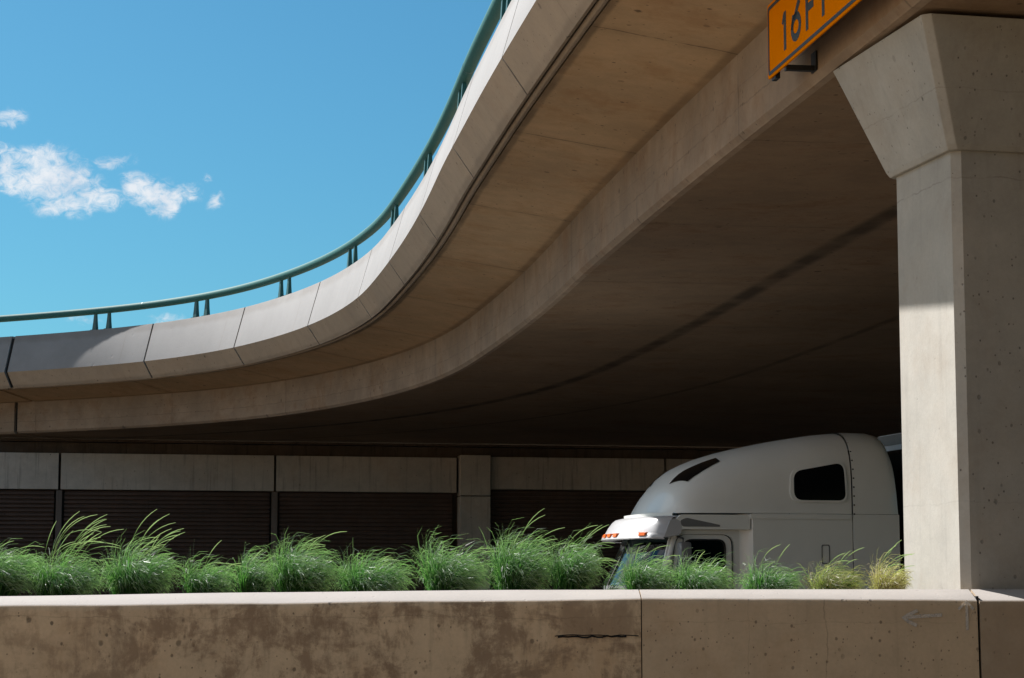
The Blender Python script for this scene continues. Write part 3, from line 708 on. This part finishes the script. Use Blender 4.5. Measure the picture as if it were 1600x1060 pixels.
# inner cab: floor, back wall, dash, seats, wheel
g = MB(); g.box((-1.2, .2, 1.0), (1.5, 2.2, 1.1)); g.box((.0, .2, 1.1), (.05, 2.2, 2.75)); g.box((-1.05, .2, 2.70), (.0, 2.2, 2.74)); tb(g, 'cab_liner', M['interior'], smooth=0)
g = MB(); g.box((-1.40, .35, 1.45), (-1.05, 2.05, 1.88)); tb(g, 'dashboard', M['dash'], smooth=0, bevel=.06)
for y in (.35, 1.5):
    g = MB(); g.box((-.75, y, 1.35), (-.25, y + .5, 1.55)); g.box((-.35, y + .03, 1.5), (-.18, y + .47, 2.15)); g.box((-.33, y + .12, 2.17), (-.22, y + .38, 2.36)); tb(g, 'seat', M['interior'], smooth=0, bevel=.05)
g = MB(); c = Vector((-.98, 1.75, 1.86)); g.tube([c + Vector((.09 * math.sin(R(a)), .22 * math.cos(R(a)), .2 * math.sin(R(a)))) for a in range(0, 361, 20)], .015, 8); tb(g, 'steering_wheel', M['black'])
# mirrors
for mir in (0, 1):
    s_ = -1 if not mir else 1; yb = -.14 if not mir else TW + .14
    g = MB(); g.box((-1.06, yb - .09, 1.96), (-.90, yb + .09, 2.42)); mm = tb(g, 'mirror', M['grey'], smooth=35, bevel=.04)
    g = MB(); g.tube([(-1.0, .13 if not mir else TW - .13, 2.50), (-1.0, yb, 2.47), (-1.0, yb, 2.40)], .014, 8); tb(g, 'mirror_arm', M['black'], mm); g = MB(); g.tube([(-1.0, yb, 1.97), (-1.0, yb, 1.8), (-1.0, .13 if not mir else TW - .13, 1.78)], .014, 8); tb(g, 'mirror_arm', M['black'], mm)
# hood, fenders, bumper, grille, frame, tank, wheels (mostly below the planter's edge)
rows = []
for x, z1, hw in ((-1.58, 1.74, 1.02), (-2.1, 1.66, .95), (-2.6, 1.56, .88), (-2.95, 1.42, .84), (-3.02, 1.2, .84), (-3.02, .75, .84)):
    rows.append([(x, TW / 2 + hw * u, z1 if abs(u) < .99 else z1) if abs(u) <= .85 else (x, TW / 2 + hw * u, z1 - (abs(u) - .85) / .15 * min(.35, z1 - .7)) for u in [-1 + 2 * j / 14 for j in range(15)]])
g = MB(); g.grid(rows); hood = tb(g, 'hood', M['white'], smooth=50)
g = MB(); g.box((-3.045, .75, .78), (-3.025, 1.65, 1.3)); tb(g, 'grille', M['chrome'], hood, 0, .004)
g = MB(); g.box((-3.18, .1, .38), (-2.9, 2.3, .74)); tb(g, 'bumper', M['chrome'], smooth=0, bevel=.05)
for y in (.18, 2.0):
    g = MB(); g.box((-3.05, y, .82), (-2.86, y + .3, 1.02)); tb(g, 'headlight', M['visor'], smooth=0, bevel=.03)
for mir in (0, 1):
    y0, y1 = (.02, .42) if not mir else (1.98, 2.38)
    g = MB(); rr = []
    for a in range(0, 181, 15): rr.append([(-2.35 - .62 * math.cos(R(a)), y, .52 + .62 * math.sin(R(a))) for y in (y0, y1)])
    g.grid(rr); tb(g, 'fender', M['white'], smooth=60)
g = MB(); g.box((-2.9, .75, .62), (7.0, .85, .88)); g.box((-2.9, 1.55, .62), (7.0, 1.65, .88)); tb(g, 'chassis', M['black'], smooth=0)
for y in (.35, 2.05):
    g = MB(); g.tube([(-.2, y, .8), (1.9, y, .8)], .3, 20); tb(g, 'fuel_tank', M['chrome'])
def wheel(x, y):
    g = MB(); g.lathe([(-.14, .30), (-.15, .46), (-.12, .51), (.12, .51), (.15, .46), (.14, .30)], (x, y, .51)); wv_ = tb(g, 'wheel', M['tyre'])
    g = MB(); g.lathe([(-.12, .30), (-.08, .26), (-.03, .12), (-.10, .09), (-.1, .02), (.1, .02), (.1, .3)], (x, y, .51)); tb(g, 'rim', M['chrome'], wv_)
for x in (-2.35, 3.9, 5.2):
    for y in (.17, 2.23): wheel(x, y)
# rear bulkhead of the sleeper
g = MB(); g.box((1.9, .08, 1.0), (1.95, 2.32, 2.83)); g.box((1.9, .16, 2.83), (1.95, 2.24, 3.7)); tb(g, 'rear_bulkhead', M['grey'], smooth=0)

# refrigerated trailer behind the cab
e = tag(empty('box_trailer', (TB[0] + 2.80 * math.cos(R(14)), TB[1] + 2.80 * math.sin(R(14)), ZR), R(14)), 'pale box trailer with black cooling unit mostly hidden behind the pillar', 'trailer'); e.scale = (TS, TS, TS)
g = MB(); g.box((0, -.02, 1.15), (12.5, 2.42, 4.10)); g.build('trailer_body', M['trailer'], e, smooth=0, bevel=.03)
g = MB(); g.box((-.5, .2, 1.9), (-.004, 2.2, 3.78)); g.build('cooling_unit', M['trailer_dark'], e, smooth=0, bevel=.05)
g = MB(); g.box((-.02, .02, 3.93), (-.004, 2.38, 4.08)); g.build('front_cap_strip', M['grey'], e, smooth=0)
for x in (9.8, 11.1):
    for y in (.16, 2.24):
        g = MB(); g.lathe([(-.14, .30), (-.15, .46), (-.12, .51), (.12, .51), (.15, .46), (.14, .30)], (x, y, .51)); g.build('wheel', M['tyre'], e)
g = MB(); g.box((9.2, .5, .5), (11.8, 1.9, 1.14)); g.build('bogie', M['black'], e, smooth=0)
for y in (.3, 1.98):
    g = MB(); g.box((2.3, y, 0), (2.42, y + .12, 1.14)); g.build('landing_leg', M['grey'], e, smooth=0)

# ------------------------------------------------------------------ ornamental grass in the planter
def clump(px_, halfw, hgt, kind, label, n=900, wisps=8, wh=1.5, seed=1, lean=1.0):
    rnd = random.Random(seed)
    Y = 15.22 + rnd.uniform(-.07, .07); s = Y / 3400.0
    X = (px_ - 800) * s; rw = halfw * s; H = hgt * .92 * s + .13; base = Vector((X - rw * .34, Y, 1.60)); lean *= rnd.uniform(.7, 1.35)
    g = MB()
    for i in range(n):
        az = rnd.uniform(0, 2 * math.pi); rr = rw * .34 * math.sqrt(rnd.random())
        p = Vector((math.cos(az) * rr, math.sin(az) * rr * .8, 0))
        sp = math.sqrt(rnd.random())
        out_ = Vector((math.cos(az), math.sin(az), 0)) * sp
        d = (Vector((0, 0, 1)) + out_ * (.8 * rw / H) + Vector((rnd.gauss(0, .08), rnd.gauss(0, .08), 0))).normalized()
        L = H * rnd.uniform(.75, 1.45) * (.82 + .36 * mnoise.noise(Vector((math.cos(az) * 1.4 + seed * 3.1, math.sin(az) * 1.4, sp * 1.5))) + .12); k = 8; st = L / k
        droop = rnd.uniform(.42, .85); wind = rnd.uniform(.04, .40) * lean
        if rnd.random() < .07: droop *= .4; wind *= 1.9
        wd = rnd.uniform(.0013, .0029); tone = rnd.random() ** 1.5
        sidev = Vector((rnd.uniform(-1, 1), rnd.uniform(-1, 1), rnd.uniform(-.3, .3))).normalized()
        vs = []; uvs = []
        for j in range(k + 1):
            q = j / k; ww = wd * (1 - q ** 2.0) + .0005
            sd_ = d.cross(sidev); sd_ = sd_.normalized() if sd_.length > .05 else Vector((1, 0, 0))
            vs += [p + sd_ * ww, p - sd_ * ww]; uvs += [(tone, q)] * 2
            p = p + d * st
            d = (d + (out_ * .10 + Vector((wind, 0, -droop))) * (.08 + q * q * 2.1)).normalized()
            if p.z < .02: p.z = .02
        if rnd.random() > .09 and n > 100:                            # the tuft keeps together: blades curl in at its rim
            lim = rw * rnd.uniform(.88, 1.75)
            for v_ in vs:
                x = v_.x - rw * .30; v_.x = rw * .30 + x / (1 + abs(x / lim) ** 3) ** .3333
        g.add(vs, [(2 * j, 2 * j + 1, 2 * j + 3, 2 * j + 2) for j in range(k)], uvs)
    e = g.build('grass_clump', M[kind], None, smooth=0); e.location = base
    tag(e, label, 'ornamental grass', 'ornamental grass clumps along the barrier')
    if wisps:
        g = MB()
        for i in range(wisps):
            p = Vector((rnd.uniform(-rw * .45, rw * .4), rnd.uniform(-.08, .08), .1)); d = Vector((rnd.uniform(-.10, .30) * lean, rnd.uniform(-.2, .2), 1)).normalized()
            L = H * wh * rnd.uniform(.7, 1.15); k = 14; st = L / k; vs = []; uvs = []; tone = rnd.random(); bend = rnd.uniform(.06, .26) * lean
            for j in range(k + 1):
                q = j / k; ww = .0010 if q < .66 else .0008 + .0017 * math.sin(math.pi * (q - .66) / .35) ** .7
                sd_ = d.cross(Vector((0, 1, 0))).normalized()
                vs += [p + sd_ * ww, p - sd_ * ww]; uvs += [(tone, q)] * 2
                p = p + d * st; d = (d + Vector((bend, 0, -bend * .75)) * (.1 + q * 1.3)).normalized()
            g.add(vs, [(2 * j, 2 * j + 1, 2 * j + 3, 2 * j + 2) for j in range(k)], uvs)
        g.build('seed_stalks', M['seed'], e, smooth=0)
    return e
CL = [(18, 52, 72, 'grass', 'broad green grass clump at the left edge of the photo', 1000, 5, 1.2),
      (112, 60, 60, 'grass', 'green grass clump with the tallest wind-blown stalks in front of the leftmost wall post', 1000, 24, 1.75),
      (226, 58, 66, 'grass', 'green grass clump with stalks blown flat to the right beside the tallest one', 1000, 18, 1.55),
      (332, 44, 52, 'grass', 'low rounded green grass clump left of the narrowest one', 750, 5, 1.3),
      (400, 28, 56, 'grass', 'narrowest green grass clump squeezed left of the second wall post', 480, 6, 1.35),
      (480, 54, 74, 'grass', 'bushy green grass clump just right of the second wall post', 1000, 7, 1.35),
      (592, 64, 60, 'grass', 'wide low green grass clump left of the wall pilaster', 1000, 5, 1.2),
      (714, 54, 70, 'grass', 'round dense green grass clump below the wall pilaster', 1000, 5, 1.2),
      (818, 50, 78, 'grass', 'green grass clump with arching seed stalks right of the wall pilaster', 950, 8, 1.4),
      (898, 38, 76, 'grass', 'upright green grass clump with tall seed heads left of the truck visor', 800, 8, 1.4),
      (1014, 42, 54, 'grass', 'green grass clump in front of the truck windscreen', 850, 6, 1.3),
      (1100, 52, 52, 'grass', 'green grass clump in front of the truck door window', 950, 4, 1.2),
      (1208, 50, 46, 'grass', 'low paler green grass clump in front of the truck sleeper', 800, 3, 1.3),
      (1304, 44, 44, 'grass_mixed', 'half dry grass clump under the truck side latch', 650, 6, 1.35),
      (1388, 30, 44, 'grass_dry', 'dry straw coloured grass tuft beside the pillar foot', 420, 7, 1.3),
      (952, 12, 22, 'grass', 'thin sparse grass tuft between the visor and the windscreen', 40, 3, 1.4)]
for i, c in enumerate(CL):
    clump(c[0], c[1] * .86, c[2], c[3], c[4], int(c[5] * 1.6), c[6], c[7], seed=40 + i)
